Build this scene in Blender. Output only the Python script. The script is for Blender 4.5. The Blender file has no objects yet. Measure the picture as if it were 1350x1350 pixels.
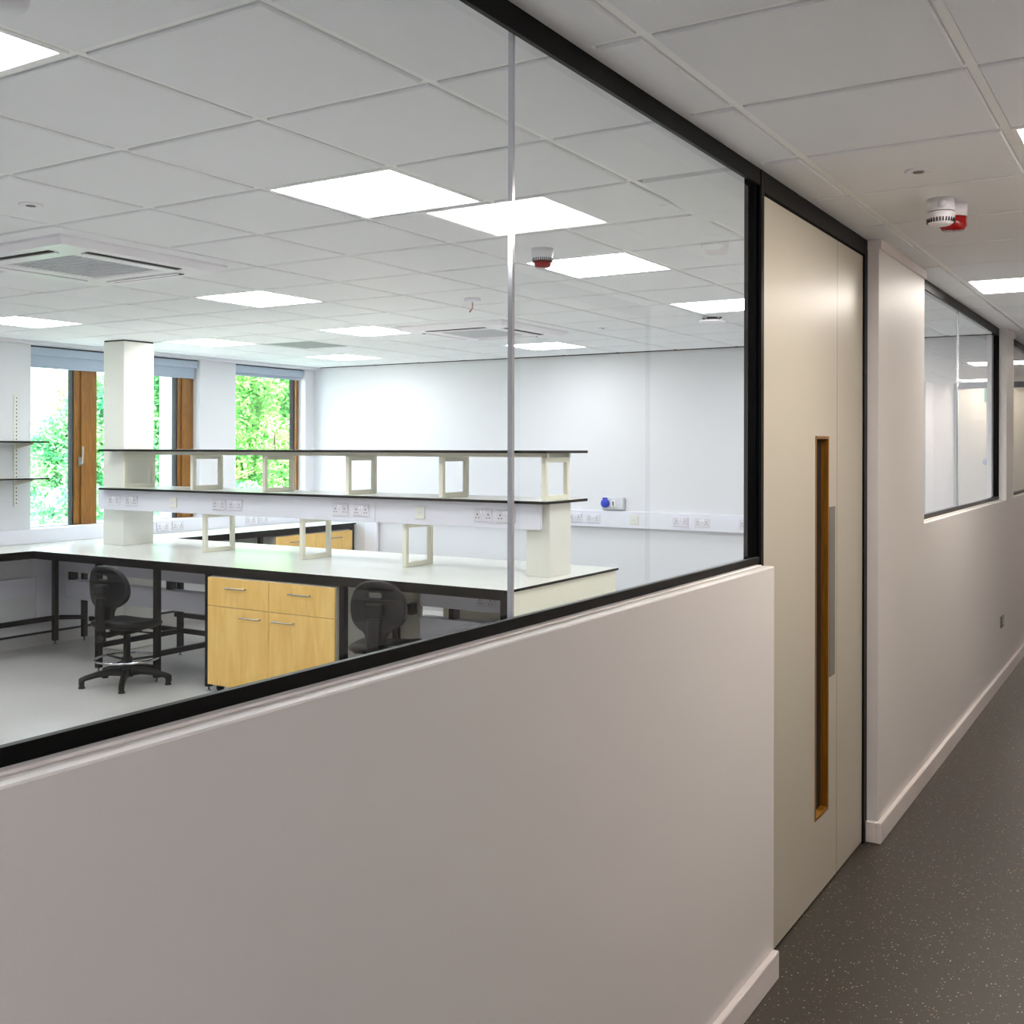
import bpy, bmesh, math, random
from math import sin, cos, pi, radians
from mathutils import Vector, Matrix
random.seed(7)
S = bpy.context.scene
COL = S.collection

# ------------------------------------------------------------------ camera
CAM_H = 1.745
cd = bpy.data.cameras.new('camera'); cam = bpy.data.objects.new('camera', cd); COL.objects.link(cam)
cd.sensor_width = 36; cd.lens = 36 * 1421 / 1350; cd.shift_y = (591.8 - 675) / 1350
cd.clip_start = 0.05; cd.clip_end = 300
cam.matrix_world = (Matrix.Translation((0, 0, CAM_H)) @ Matrix.Rotation(0.5555, 4, 'Z')
                    @ Matrix.Rotation(pi / 2, 4, 'X') @ Matrix.Rotation(0.002, 4, 'Z'))
S.camera = cam

# ------------------------------------------------------------------ world, sun, exposure
SKY = 4.2; SUN = 15.0; ROOM_LED = 10.2; HALL_LED = 16.0
w = bpy.data.worlds.new('sky'); S.world = w; w.use_nodes = True
bg = w.node_tree.nodes['Background']
bg.inputs['Color'].default_value = (0.72, 0.85, 1.0, 1); bg.inputs['Strength'].default_value = SKY
sd = bpy.data.lights.new('sun', 'SUN'); sun = bpy.data.objects.new('sun', sd); COL.objects.link(sun)
sd.energy = SUN; sd.angle = radians(0.6); sd.color = (1.0, 0.96, 0.86)
sun.rotation_euler = Vector((-0.55, 0.25, -0.8)).to_track_quat('-Z', 'Y').to_euler(); sun.location = (5, 0, 12)
vs = S.view_settings
vs.view_transform = 'Standard'; vs.look = 'None'; vs.gamma = 1; vs.use_curve_mapping = False
vs.exposure = 1.0
S.cycles.diffuse_bounces = 8; S.cycles.max_bounces = 14; S.cycles.transparent_max_bounces = 16

# ------------------------------------------------------------------ materials
def srgb(r, g, b):
    f = lambda c: ((c / 255) / 12.92 if c / 255 <= 0.04045 else ((c / 255 + 0.055) / 1.055) ** 2.4)
    return (f(r), f(g), f(b), 1)

def mat(name, col, rough=0.5, metal=0.0, spec=0.5, bump=None, coat=0.0):
    m = bpy.data.materials.new(name); m.use_nodes = True
    nt = m.node_tree; b = nt.nodes['Principled BSDF']
    b.inputs['Base Color'].default_value = col; b.inputs['Roughness'].default_value = rough
    b.inputs['Metallic'].default_value = metal; b.inputs['Specular IOR Level'].default_value = spec
    b.inputs['Coat Weight'].default_value = coat
    if bump:
        scale, strength, dist = bump
        tc = nt.nodes.new('ShaderNodeTexCoord'); n = nt.nodes.new('ShaderNodeTexNoise'); bp = nt.nodes.new('ShaderNodeBump')
        n.inputs['Scale'].default_value = scale; n.inputs['Detail'].default_value = 3
        bp.inputs['Strength'].default_value = strength; bp.inputs['Distance'].default_value = dist
        nt.links.new(tc.outputs['Object'], n.inputs['Vector']); nt.links.new(n.outputs['Fac'], bp.inputs['Height'])
        nt.links.new(bp.outputs['Normal'], b.inputs['Normal'])
    return m

def ramp_colour(m, tex, stops, vec=None):
    nt = m.node_tree; r = nt.nodes.new('ShaderNodeValToRGB')
    el = r.color_ramp.elements
    while len(el) < len(stops): el.new(0.5)
    for e, (p, c) in zip(el, stops): e.position = p; e.color = c
    nt.links.new(tex, r.inputs['Fac'])
    return r

def emis(name, col, k):
    m = bpy.data.materials.new(name); m.use_nodes = True; nt = m.node_tree; nt.nodes.clear()
    e = nt.nodes.new('ShaderNodeEmission'); o = nt.nodes.new('ShaderNodeOutputMaterial')
    e.inputs['Color'].default_value = col; e.inputs['Strength'].default_value = k
    nt.links.new(e.outputs[0], o.inputs['Surface']); return m

def glass(name, tint, gain=1.0):
    # thin flat glass: clear transmission plus a mirror reflection by the Fresnel law, front faces only
    m = bpy.data.materials.new(name); m.use_nodes = True; nt = m.node_tree; nt.nodes.clear()
    N = nt.nodes.new
    t = N('ShaderNodeBsdfTransparent'); g = N('ShaderNodeBsdfGlossy'); mx = N('ShaderNodeMixShader'); o = N('ShaderNodeOutputMaterial')
    fr = N('ShaderNodeFresnel'); geo = N('ShaderNodeNewGeometry'); inv = N('ShaderNodeMath'); mu = N('ShaderNodeMath'); ga = N('ShaderNodeMath')
    t.inputs['Color'].default_value = tint; g.inputs['Roughness'].default_value = 0.0; g.inputs['Color'].default_value = (1, 1, 1, 1)
    fr.inputs['IOR'].default_value = 1.5
    inv.operation = 'SUBTRACT'; inv.inputs[0].default_value = 1.0; nt.links.new(geo.outputs['Backfacing'], inv.inputs[1])
    ga.operation = 'MULTIPLY'; ga.inputs[1].default_value = gain; ga.use_clamp = True; nt.links.new(fr.outputs[0], ga.inputs[0])
    mu.operation = 'MULTIPLY'; nt.links.new(ga.outputs[0], mu.inputs[0]); nt.links.new(inv.outputs[0], mu.inputs[1])
    nt.links.new(mu.outputs[0], mx.inputs[0]); nt.links.new(t.outputs[0], mx.inputs[1]); nt.links.new(g.outputs[0], mx.inputs[2])
    nt.links.new(mx.outputs[0], o.inputs['Surface'])
    return m

def wood(name, c1, c2, rough=0.45, scale=(1, 1, 1), dist=2.0, ns=6.0):
    m = mat(name, c1, rough); nt = m.node_tree
    tc = nt.nodes.new('ShaderNodeTexCoord'); mp = nt.nodes.new('ShaderNodeMapping'); n = nt.nodes.new('ShaderNodeTexNoise')
    mp.inputs['Scale'].default_value = scale
    n.inputs['Scale'].default_value = ns; n.inputs['Detail'].default_value = 6; n.inputs['Distortion'].default_value = dist
    nt.links.new(tc.outputs['Object'], mp.inputs['Vector']); nt.links.new(mp.outputs[0], n.inputs['Vector'])
    r = ramp_colour(m, n.outputs['Fac'], [(0.3, c1), (0.7, c2)])
    nt.links.new(r.outputs['Color'], nt.nodes['Principled BSDF'].inputs['Base Color'])
    return m

M = {}
M['wall'] = mat('wall_paint', srgb(216, 216, 220), 0.6, bump=(220, 0.12, 0.002))
M['hall_wall'] = mat('hall_wall_paint', srgb(224, 219, 217), 0.5, spec=0.4, bump=(160, 0.10, 0.0015))
M['trim'] = mat('gloss_white_paint', srgb(228, 220, 218), 0.3, spec=0.5)
M['black'] = mat('black_frame', srgb(4, 4, 4), 0.4, spec=0.12)
M['gap'] = mat('flat_black_and_shade', srgb(8, 8, 8), 0.8)  # flat black for dark parts, also for painted shadow strips
M['tile'] = mat('ceiling_tile_fibre', srgb(236, 238, 241), 0.9, bump=(350, 0.25, 0.003))
M['rail'] = mat('ceiling_grid_white', srgb(246, 247, 246), 0.5)
M['door'] = mat('cream_laminate_door', srgb(192, 185, 170), 0.36, spec=0.5)
M['oak'] = wood('oiled_wood', srgb(108, 66, 2), srgb(148, 96, 8), 0.4, (8, 8, 0.6))
M['maple'] = wood('maple_laminate', srgb(228, 182, 96), srgb(240, 202, 122), 0.35, (5, 5, 0.9), 1.2, 3)
M['worktop'] = mat('white_laminate_worktop', srgb(216, 216, 208), 0.27, spec=0.55)
M['edge'] = mat('black_laminate_edge', srgb(6, 6, 6), 0.45, spec=0.15)
M['cream'] = mat('cream_steel', srgb(228, 226, 208), 0.4)
M['offwhite'] = mat('off_white_laminate', srgb(224, 223, 214), 0.4)
M['duct'] = mat('white_plastic_trunking', srgb(222, 222, 232), 0.4)
M['plastic'] = mat('white_plastic', srgb(238, 236, 242), 0.35)
M['socket'] = mat('socket_plastic', srgb(212, 210, 218), 0.35)
M['spur'] = mat('cream_socket_plastic', srgb(222, 222, 213), 0.35)
M['dark'] = mat('dark_plastic', srgb(28, 28, 30), 0.5)
M['pu'] = mat('black_polyurethane', srgb(9, 10, 12), 0.5, spec=0.25, bump=(500, 0.2, 0.001))
M['bframe'] = mat('black_steel', srgb(5, 5, 6), 0.4, spec=0.15)
M['chrome'] = mat('chrome', srgb(220, 220, 225), 0.12, 1.0)
M['steel'] = mat('brushed_steel', srgb(150, 147, 140), 0.38, 1.0)
M['plate'] = mat('grey_satin_plate', srgb(128, 124, 118), 0.45, 0.3)
M['red'] = mat('red_lens', srgb(150, 12, 18), 0.2)
M['blind'] = mat('grey_blue_blind_fabric', srgb(172, 184, 200), 0.7)
M['grille'] = mat('grey_grille', srgb(206, 208, 214), 0.6)
M['vent'] = mat('sage_grey_grille', srgb(158, 166, 166), 0.6)
M['blue'] = mat('blue_plastic', srgb(20, 50, 190), 0.3)
M['green'] = mat('green_sign', srgb(20, 110, 80), 0.4)
M['sticker'] = mat('blue_sign', srgb(70, 110, 190), 0.4)
M['copper'] = mat('copper_cable', srgb(176, 106, 62), 0.4)
M['greenlamp'] = emis('green_indicator', (0.1, 1, 0.3, 1), 2)
M['bounce_ground'] = mat('pale_bounce_ground', srgb(176, 174, 166), 0.9)  # pale so that light bounced off the unseen ground stays neutral
M['render'] = mat('pale_render', srgb(176, 186, 186), 0.8)
M['bark'] = mat('bark', srgb(96, 82, 62), 0.9)
M['glass'] = glass('clear_glass', (0.965, 0.975, 0.97, 1), 0.75)
M['glass2'] = glass('outside_glass', (0.95, 0.98, 0.97, 1), 1.0)
M['led'] = emis('led_diffuser', (0.975, 0.985, 1.0, 1), ROOM_LED)
M['led_hall'] = emis('led_diffuser_warm', (1.0, 0.915, 0.83, 1), HALL_LED)
M['led_fill'] = emis('led_fill_daylight', (0.96, 0.975, 1.0, 1), 15.0)  # added panels behind the viewer, toned to stand in for daylight there

# clear joint strip between the panes
mj = mat('clear_joint_strip', srgb(222, 222, 230), 0.12, 0.5); M['joint'] = mj

# leaves: light comes through them
def leafmat(name, c1, c2):
    m = bpy.data.materials.new(name); m.use_nodes = True; nt = m.node_tree; nt.nodes.clear(); N = nt.nodes.new
    d = N('ShaderNodeBsdfDiffuse'); t = N('ShaderNodeBsdfTranslucent'); a = N('ShaderNodeMixShader'); o = N('ShaderNodeOutputMaterial')
    tc = N('ShaderNodeTexCoord'); n = N('ShaderNodeTexNoise'); n.inputs['Scale'].default_value = 3.0; n.inputs['Detail'].default_value = 4
    r = N('ShaderNodeValToRGB'); r.color_ramp.elements[0].position = 0.35; r.color_ramp.elements[1].position = 0.65
    r.color_ramp.elements[0].color = c1; r.color_ramp.elements[1].color = c2
    nt.links.new(tc.outputs['Object'], n.inputs['Vector']); nt.links.new(n.outputs['Fac'], r.inputs['Fac'])
    nt.links.new(r.outputs[0], d.inputs['Color']); nt.links.new(r.outputs[0], t.inputs['Color'])
    a.inputs[0].default_value = 0.45
    nt.links.new(d.outputs[0], a.inputs[1]); nt.links.new(t.outputs[0], a.inputs[2]); nt.links.new(a.outputs[0], o.inputs['Surface'])
    return m
M['leaf'] = leafmat('bright_leaves', srgb(120, 196, 110), srgb(204, 236, 160))
M['leaf2'] = leafmat('blue_green_leaves', srgb(70, 160, 110), srgb(180, 228, 170))

# floors
def floor_mat(name, base, flecks, rough, fleck_scale, dens):
    m = mat(name, base, rough, spec=0.5); nt = m.node_tree; b = nt.nodes['Principled BSDF']
    tc = nt.nodes.new('ShaderNodeTexCoord')
    prev = None
    big = nt.nodes.new('ShaderNodeTexNoise'); big.inputs['Scale'].default_value = 1.2; big.inputs['Detail'].default_value = 4
    nt.links.new(tc.outputs['Object'], big.inputs['Vector'])
    r0 = ramp_colour(m, big.outputs['Fac'], [(0.3, tuple(c * 0.92 for c in base[:3]) + (1,)), (0.7, tuple(min(1, c * 1.06) for c in base[:3]) + (1,))])
    prev = r0.outputs['Color']
    for k, fc in enumerate(flecks):
        v = nt.nodes.new('ShaderNodeTexVoronoi'); v.inputs['Scale'].default_value = fleck_scale * (1 + 0.35 * k)
        mp = nt.nodes.new('ShaderNodeMapping'); mp.inputs['Location'].default_value = (3.7 * k, 1.9 * k, 0)
        nt.links.new(tc.outputs['Object'], mp.inputs['Vector']); nt.links.new(mp.outputs[0], v.inputs['Vector'])
        lt = nt.nodes.new('ShaderNodeMath'); lt.operation = 'LESS_THAN'; lt.inputs[1].default_value = 0.23
        nt.links.new(v.outputs['Distance'], lt.inputs[0])
        sp = nt.nodes.new('ShaderNodeSeparateColor'); nt.links.new(v.outputs['Color'], sp.inputs[0])
        pk = nt.nodes.new('ShaderNodeMath'); pk.operation = 'LESS_THAN'; pk.inputs[1].default_value = dens
        nt.links.new(sp.outputs[0], pk.inputs[0])
        mu = nt.nodes.new('ShaderNodeMath'); mu.operation = 'MULTIPLY'
        nt.links.new(lt.outputs[0], mu.inputs[0]); nt.links.new(pk.outputs[0], mu.inputs[1])
        mx = nt.nodes.new('ShaderNodeMix'); mx.data_type = 'RGBA'
        nt.links.new(mu.outputs[0], mx.inputs[0]); nt.links.new(prev, mx.inputs[6]); mx.inputs[7].default_value = fc
        prev = mx.outputs[2]
    nt.links.new(prev, b.inputs['Base Color'])
    return m
M['hall_floor'] = floor_mat('dark_safety_vinyl', srgb(54, 47, 39), [srgb(190, 176, 150), srgb(176, 128, 92), srgb(40, 38, 36)], 0.42, 84, 0.15)
M['lab_floor'] = floor_mat('pale_grey_vinyl', srgb(184, 182, 180), [srgb(212, 210, 206), srgb(170, 168, 166)], 0.3, 60, 0.2)

# ------------------------------------------------------------------ mesh helpers
def box(bm, x0, x1, y0, y1, z0, z1, bev=0.0, seg=1, mi=0, rot=None):
    vs_ = [bm.verts.new((x, y, z)) for z in (z0, z1) for y in (y0, y1) for x in (x0, x1)]
    fs = [(0, 2, 3, 1), (4, 5, 7, 6), (0, 1, 5, 4), (2, 6, 7, 3), (0, 4, 6, 2), (1, 3, 7, 5)]
    faces = [bm.faces.new([vs_[i] for i in f]) for f in fs]
    for f in faces: f.material_index = mi
    if rot is not None:
        bmesh.ops.transform(bm, matrix=rot, verts=vs_)
    if bev > 0:
        es = list({e for f in faces for e in f.edges})
        bmesh.ops.bevel(bm, geom=es, offset=bev, segments=seg, affect='EDGES', profile=0.6)
    return faces

def loft(bm, rings, cap=True, mi=0, closed=True):
    vr = [[bm.verts.new(p) for p in r] for r in rings]
    n = len(vr[0])
    for a, b in zip(vr, vr[1:]):
        for i in range(n if closed else n - 1):
            j = (i + 1) % n
            f = bm.faces.new((a[i], a[j], b[j], b[i])); f.material_index = mi; f.smooth = True
    if cap:
        f = bm.faces.new(list(reversed(vr[0]))); f.material_index = mi
        f = bm.faces.new(vr[-1]); f.material_index = mi
    return vr

def lathe(bm, prof, n=24, c=(0, 0, 0), mi=0, axis='Z'):
    rings = []
    for r, z in prof:
        ring = []
        for i in range(n):
            a = 2 * pi * i / n; x, y = r * cos(a), r * sin(a)
            p = (x, y, z) if axis == 'Z' else ((z, x, y) if axis == 'X' else (y, z, x))
            ring.append((p[0] + c[0], p[1] + c[1], p[2] + c[2]))
        rings.append(ring)
    loft(bm, rings, True, mi)

def tube(bm, pts, r, n=10, closed=False, mi=0):
    pts = [Vector(p) for p in pts]; L = len(pts); rings = []
    up = Vector((0, 0, 1)); prev = None
    for i, p in enumerate(pts):
        if closed: d = (pts[(i + 1) % L] - pts[i - 1]).normalized()
        else: d = (pts[min(i + 1, L - 1)] - pts[max(i - 1, 0)]).normalized()
        if prev is None:
            a = d.cross(up)
            if a.length < 0.05: a = d.cross(Vector((1, 0, 0)))
            a.normalize()
        else:
            a = (prev - d * prev.dot(d)).normalized()
        prev = a; b = d.cross(a)
        rr = r[i] if isinstance(r, (list, tuple)) else r
        rings.append([tuple(p + a * rr * cos(2 * pi * k / n) + b * rr * sin(2 * pi * k / n)) for k in range(n)])
    if closed: rings.append(rings[0])
    loft(bm, rings, not closed, mi)
    if closed: bmesh.ops.remove_doubles(bm, verts=bm.verts, dist=1e-5)

def obj(name, bm, mats, parent=None, loc=None, label=None):
    me = bpy.data.meshes.new(name)
    bmesh.ops.recalc_face_normals(bm, faces=bm.faces)
    bm.to_mesh(me); bm.free()
    for m in (mats if isinstance(mats, (list, tuple)) else [mats]): me.materials.append(M[m] if isinstance(m, str) else m)
    o = bpy.data.objects.new(name, me); COL.objects.link(o)
    if parent is not None: o.parent = parent
    if loc: o.location = loc
    if label: o['label'] = label
    return o

def B(*boxes, bev=0.0, seg=1):
    bm = bmesh.new()
    for b in boxes: box(bm, *b, bev=bev, seg=seg)
    return bm

def bx(name, m, parent, *boxes, bev=0.0, label=None):
    return obj(name, B(*boxes, bev=bev), m, parent, label=label)

def thing(name, label, cat, loc=(0, 0, 0), rz=0.0, group=None):
    o = bpy.data.objects.new(name, None); COL.objects.link(o)
    o.location = loc; o.rotation_euler = (0, 0, rz); o.empty_display_size = 0.1
    o['label'] = label; o['category'] = cat
    if group: o['group'] = group
    return o

def tag(o, label, cat, group=None):
    o['label'] = label; o['category'] = cat
    if group: o['group'] = group
    return o

def struct(name, m, *boxes, bev=0.0, parent=None, label=None):
    o = bx(name, m, parent, *boxes, bev=bev, label=label)
    if parent is None: o['kind'] = 'structure'
    return o

def sempty(name, label=None):
    o = bpy.data.objects.new(name, None); COL.objects.link(o); o['kind'] = 'structure'
    if label: o['label'] = label
    return o

def kids(o): return [c for c in bpy.data.objects if c.parent == o]

def dup(root, loc, rz, label, group=None):
    r = root.copy(); COL.objects.link(r); r.location = loc; r.rotation_euler = (0, 0, rz); r['label'] = label
    if group: r['group'] = group
    for ch in kids(root):
        c = ch.copy(); COL.objects.link(c); c.parent = r
        for g in kids(ch):
            d = g.copy(); COL.objects.link(d); d.parent = c
    return r

# ------------------------------------------------------------------ room constants
CEIL = 2.689                                   # underside of the ceiling grid
XW = -8.58                                     # window wall face
YB = 9.45                                      # laboratory back wall face
XP = -1.145                                    # partition wall, corridor face
XF = -1.195                                    # glazing and door frames, corridor face
XI = -1.245                                    # partition wall, laboratory face
XO = 0.56                                      # corridor wall opposite
YE = 16.2                                      # corridor end
YN = -4.2                                      # wall behind the camera
X0, Y0, T = -2.238, 1.636, 0.6                 # ceiling grid origin and module
SILL = 1.357

# floors
struct('floor', 'lab_floor', (-9.0, -1.22, YN - .1, 13.1, -0.08, 0.0), label='pale grey vinyl floor of the laboratory')
struct('floor', 'hall_floor', (-1.22, XO + .1, YN - .1, YE + .1, -0.08, 0.0), label='dark grey flecked vinyl floor of the corridor')

# ceilings: slab, grid rails and tiles
skip = {}
LIGHTS = [(-1, 0), (2, 0), (5, 0), (8, 0), (5, 4), (5, 8), (8, 8), (8, 5), (11, 8), (11, 4), (11, 0), (2, 5), (2, 8), (-1, 4), (-1, 8), (-4, 0), (-4, 5)]
HLIGHTS = [(3, -4), (-5, -4), (8, -3), (18, -3), (23, -4), (-9, -4)]     # (row along Y, column towards -X)
AC = [(-4.638, 3.436), (-4.638, 7.036)]
VENT = (9, 7)
def tile_mesh(wx, wy, name='ceiling_tile'):
    bm = bmesh.new(); g = 0.0145
    a, b = wx / 2 - g, wy / 2 - g
    r1 = [(-a, -b, 0.012), (a, -b, 0.012), (a, b, 0.012), (-a, b, 0.012)]
    r2 = [(-a, -b, -0.004), (a, -b, -0.004), (a, b, -0.004), (-a, b, -0.004)]
    c, d = a - .004, b - .004
    r3 = [(-c, -d, -0.008), (c, -d, -0.008), (c, d, -0.008), (-c, d, -0.008)]
    loft(bm, [r1, r2, r3])
    for f in bm.faces: f.smooth = False
    bmesh.ops.recalc_face_normals(bm, faces=bm.faces)
    me = bpy.data.meshes.new(name); bm.to_mesh(me); bm.free(); me.materials.append(M['tile'])
    return me
meshes = {}
def lay_tiles(parent, xs, ys, omit, holes=()):
    for i in range(len(xs) - 1):
        for j in range(len(ys) - 1):
            xa, xb, ya, yb = xs[i], xs[i + 1], ys[j], ys[j + 1]
            cx_, cy_ = (xa + xb) / 2, (ya + yb) / 2
            if any(abs(cx_ - ox) < .1 and abs(cy_ - oy) < .1 for ox, oy in omit): continue
            wx, wy = xb - xa, yb - ya
            if wx < 0.05 or wy < 0.05: continue
            key = (round(wx, 3), round(wy, 3))
            if key not in meshes: meshes[key] = tile_mesh(*key)
            o = bpy.data.objects.new('ceiling_tile', meshes[key]); COL.objects.link(o)
            o.parent = parent; o.location = (cx_, cy_, CEIL)
def grid(parent, xs, ys, x0, x1, y0, y1):
    for x in xs:
        bx('grid_rail', 'rail', parent, (x - .012, x + .012, y0, y1, CEIL, CEIL + .02))
    for y in ys:
        bx('grid_rail', 'rail', parent, (x0, x1, y - .012, y + .012, CEIL + .0005, CEIL + .02))

def tile_c(i, j): return (X0 - T * (j + .5), Y0 + T * (i + .5))
room_ceiling = struct('ceiling', 'gap', (-9.0, -1.215, YN - .1, 13.1, CEIL + .03, CEIL + .12), label='suspended white tile ceiling of the laboratory')
hall_ceiling = struct('ceiling', 'gap', (-1.215, XO + .1, YN - .1, YE + .1, CEIL + .03, CEIL + .12), label='suspended tile ceiling of the corridor')
gx = [X0 - T * k for k in range(-1, 11)]
gy = [Y0 + T * k for k in range(-4, 14)]
xs = sorted([XI + .03] + gx + [XW + .005]); xs = [x for x in xs if x >= XW]
ys = sorted([-1.4] + [y for y in gy if y > -1.3 and y < YB] + [YB - .004])
OPEN = ((-1.638 + XI + .03) / 2, Y0 + T * 3.5)
omit = [tile_c(i, j) for i, j in LIGHTS] + [tile_c(*VENT), OPEN]
for ax, ay in AC:
    omit += [(ax + sx * .3, ay + sy * .3) for sx in (-1, 1) for sy in (-1, 1)]
lay_tiles(room_ceiling, xs, ys, omit)
# corner pieces of the four tiles cut round each cassette
for ax, ay in AC:
    bx('cut_tile', 'tile', room_ceiling, (ax - .5855, ax - .44, ay - .5855, ay + .5855, CEIL - .008, CEIL + .01), (ax + .44, ax + .5855, ay - .5855, ay + .5855, CEIL - .008, CEIL + .01),
       (ax - .439, ax + .439, ay - .5855, ay - .44, CEIL - .008, CEIL + .01), (ax - .439, ax + .439, ay + .44, ay + .5855, CEIL - .008, CEIL + .01))
grid(room_ceiling, [x for x in xs[1:-1]], ys[1:-1], XW, XI + .03, -1.4, YB)
# the slightly dropped tile over the door
ot = bx('dropped_tile', 'tile', room_ceiling, (-.18, .18, -.286, .286, -.012, .006), label='ceiling tile hanging open along one edge above the door')
ot.location = (OPEN[0] - .0, OPEN[1], CEIL - .018); ot.rotation_euler = (radians(-3.5), 0, 0)
hx = sorted([XF + .006, -1.038, -.438, .162, XO])
hy = sorted([YN] + [Y0 + T * k for k in range(-6, 25)] + [YE])
homit = []
for i, j in HLIGHTS: homit.append((X0 - T * (j + .5), Y0 + T * (i + .5)))
lay_tiles(hall_ceiling, hx, hy, homit)
bx('edge_strip', 'tile', hall_ceiling, (XF + .0005, XF + .026, YN, YE, CEIL - .0078, CEIL + .01))
grid(hall_ceiling, hx[1:-1], hy[1:-1], XF + .0265, XO, YN, YE)

# walls
struct('wall_back', 'wall', (XW - .18, XI, YB, YB + .12, 0, CEIL + .03), label='white laboratory back wall')
struct('wall_front', 'wall', (XW - .4, XO + .1, YN - .1, YN, 0, CEIL + .03))
W1 = (5.81, 7.735); W2 = (8.225, 9.30)         # openings in the window wall
HEAD = 2.652; SZ = 1.035; XOUT = -8.98
wl = struct('wall_left', 'wall',
    (XOUT, XW, YN, W1[0], 0, CEIL + .03), (XOUT, XW, W1[1], W2[0], 0, CEIL + .03),
    (XW - .18, XW, W2[1], YB + .0, 0, CEIL + .03),
    (XOUT, XW, W1[0], W1[1], 0, SZ), (XOUT, XW, W1[0], W1[1], HEAD, CEIL + .03),
    (XOUT, XW, W2[0], W2[1], 0, SZ), (XOUT, XW, W2[0], W2[1], HEAD, CEIL + .03), label='white window wall of the laboratory')
# partition between laboratory and corridor
D0, D1 = 3.497, 4.94                           # door opening (structural)
P2 = 5.945; P2b = 9.08; P3 = 9.50; P3b = 12.3
struct('wall_partition', 'hall_wall', (XI, XP, YN, D0, 0, SILL), (XI, XP, YN, -.8, SILL, CEIL + .03), bev=.003, label='low white wall below the long glazed screen')
struct('wall_partition', 'hall_wall',
    (XI, XP, D1, YE, 0, SILL), (XI, XP, D1, P2, SILL, CEIL + .03), (XI, XP, P2b, P3, SILL, CEIL + .03), (XI, XP, P3b, YE, SILL, CEIL + .03),
    bev=.0, label='white corridor wall beyond the door with two inset windows')
# raised lip on the sills
for a, b in ((-.8, D0 - .03), (P2, P2b), (P3, P3b)):
    struct('trim_1', 'trim', (XI - .004, XF + .018, a, b, SILL, SILL + .006), bev=.002, label='painted sill board')
# corridor cornice bead
struct('trim_2', 'trim', (XP - .0, XP + .012, D1, P2 - .0, CEIL - .05, CEIL - .009), (XP, XP + .012, P2b, P3, CEIL - .05, CEIL - .009), (XP, XP + .012, P3b, YE, CEIL - .05, CEIL - .009),
       (XF, XP + .012, D1 - .010, D1 - .0005, CEIL - .05, CEIL - .009), label='white edge bead at the ceiling')
# corridor side opposite and corridor end
struct('wall_right', 'hall_wall', (XO, XO + .1, YN, 4.83, 0, CEIL + .03), (XO, XO + .1, 6.55, 14.6, 0, CEIL + .03), (XO, XO + .1, 15.6, YE, 0, CEIL + .03), label='corridor wall opposite the glazing')
struct('wall_end', 'hall_wall', (XI, XO + .1, YE, YE + .1, 0, CEIL + .03), label='far end wall of the corridor')
# next room behind the second corridor window
struct('wall_back', 'wall', (-6.0, XI, 13.0, 13.1, 0, CEIL + .03), label='back wall of the next room')
struct('wall_left', 'wall', (-6.1, -6.0, YB + .12, 13.1, 0, CEIL + .03), label='side wall of the next room')
struct('ceiling', 'tile', (-6.0, XI, YB + .12, 13.0, CEIL, CEIL + .03), label='ceiling of the next room')

# skirtings
SK = .0915
struct('baseboard_near', 'trim', (XP, XP + .0215, YN, D0 - .008, 0, SK), bev=.003)
struct('baseboard_far', 'trim', (XP, XP + .0215, D1 - .035, YE, 0, SK), (XF + .004, XP, D1 - .035, D1 - .0, 0, SK), bev=.003)
struct('baseboard_right', 'trim', (XO - .02, XO, YN, 4.78, 0, SK), (XO - .02, XO, 6.6, 14.5, 0, SK), bev=.003)
struct('baseboard_back', 'lab_floor', (XW, XI, YB - .012, YB, 0, .1), label='coved vinyl skirting below the back wall')
struct('baseboard_left', 'lab_floor', (XW, XW + .012, YN, YB, 0, .1), label='coved vinyl skirting below the windows')
struct('trim_3', 'gap', (XW, XI, YB - .016, YB, .1, .118), (XW, XW + .016, YN, YB, .1, .118), label='black cap strip on the vinyl skirting')
struct('trim_shade', 'gap', (XW, XI, YB - .006, YB, CEIL - .014, CEIL - .002), label='black strip painting the shadow line along the back wall ceiling')  # black strip paints the shadow line where wall meets ceiling
struct('trim_5', 'wall', (XW, XW + .11, YN, YB, CEIL - .034, CEIL - .0085), bev=.002, label='white pelmet strip above the windows')

# ------------------------------------------------------------------ partition glazing
def screen(name, ya, yb, joints, label, zt=CEIL - .004, left_post=True):
    w_ = sempty(name, label)
    ft = .028
    bx('frame_sill', 'black', w_, (XF - .014, XF, ya, yb, SILL + .0062, SILL + .030), (XI + .005, XF - .014, ya, yb, SILL + .0062, SILL + .0165), bev=.001)
    bx('frame_head', 'black', w_, (XF - .014, XF, ya, yb, zt - .058, zt), (XI + .005, XF - .014, ya, yb, zt - ft + .002, zt), bev=.001)
    # right jamb with its groove
    bx('frame_jamb', 'black', w_, (XI - .0, XF, yb - .006, yb, SILL + .0165, zt - ft), (XI, XF - .012, yb - .018, yb - .006, SILL + .0165, zt - ft))
    if left_post: bx('frame_jamb', 'black', w_, (XI - .0, XF, ya, ya + .02, SILL + .0165, zt - ft))
    xs_ = XF - .020
    ed = [ya + .002] + joints + [yb - .008]
    for i in range(len(ed) - 1):
        a = ed[i] + (.005 if i else 0); b = ed[i + 1] - (.005 if i < len(ed) - 2 else 0)
        bx('pane', 'glass', w_, (xs_ - .010, xs_, a, b, SILL + .014, zt - ft + .006))
    for y in joints:
        bx('joint_strip', 'joint', w_, (xs_ - .0105, xs_ + .0005, y - .0048, y + .0048, SILL + .0165, zt - ft), label='clear glass joint strip')
    return w_
s1 = screen('window_1', -.8, D0, [-.35 + .0, 1.961], 'long butt-jointed glass screen with black frame facing the laboratory')
screen('window_2', P2, P2b - .02, [7.39], 'second inset corridor window with black frame')
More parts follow.
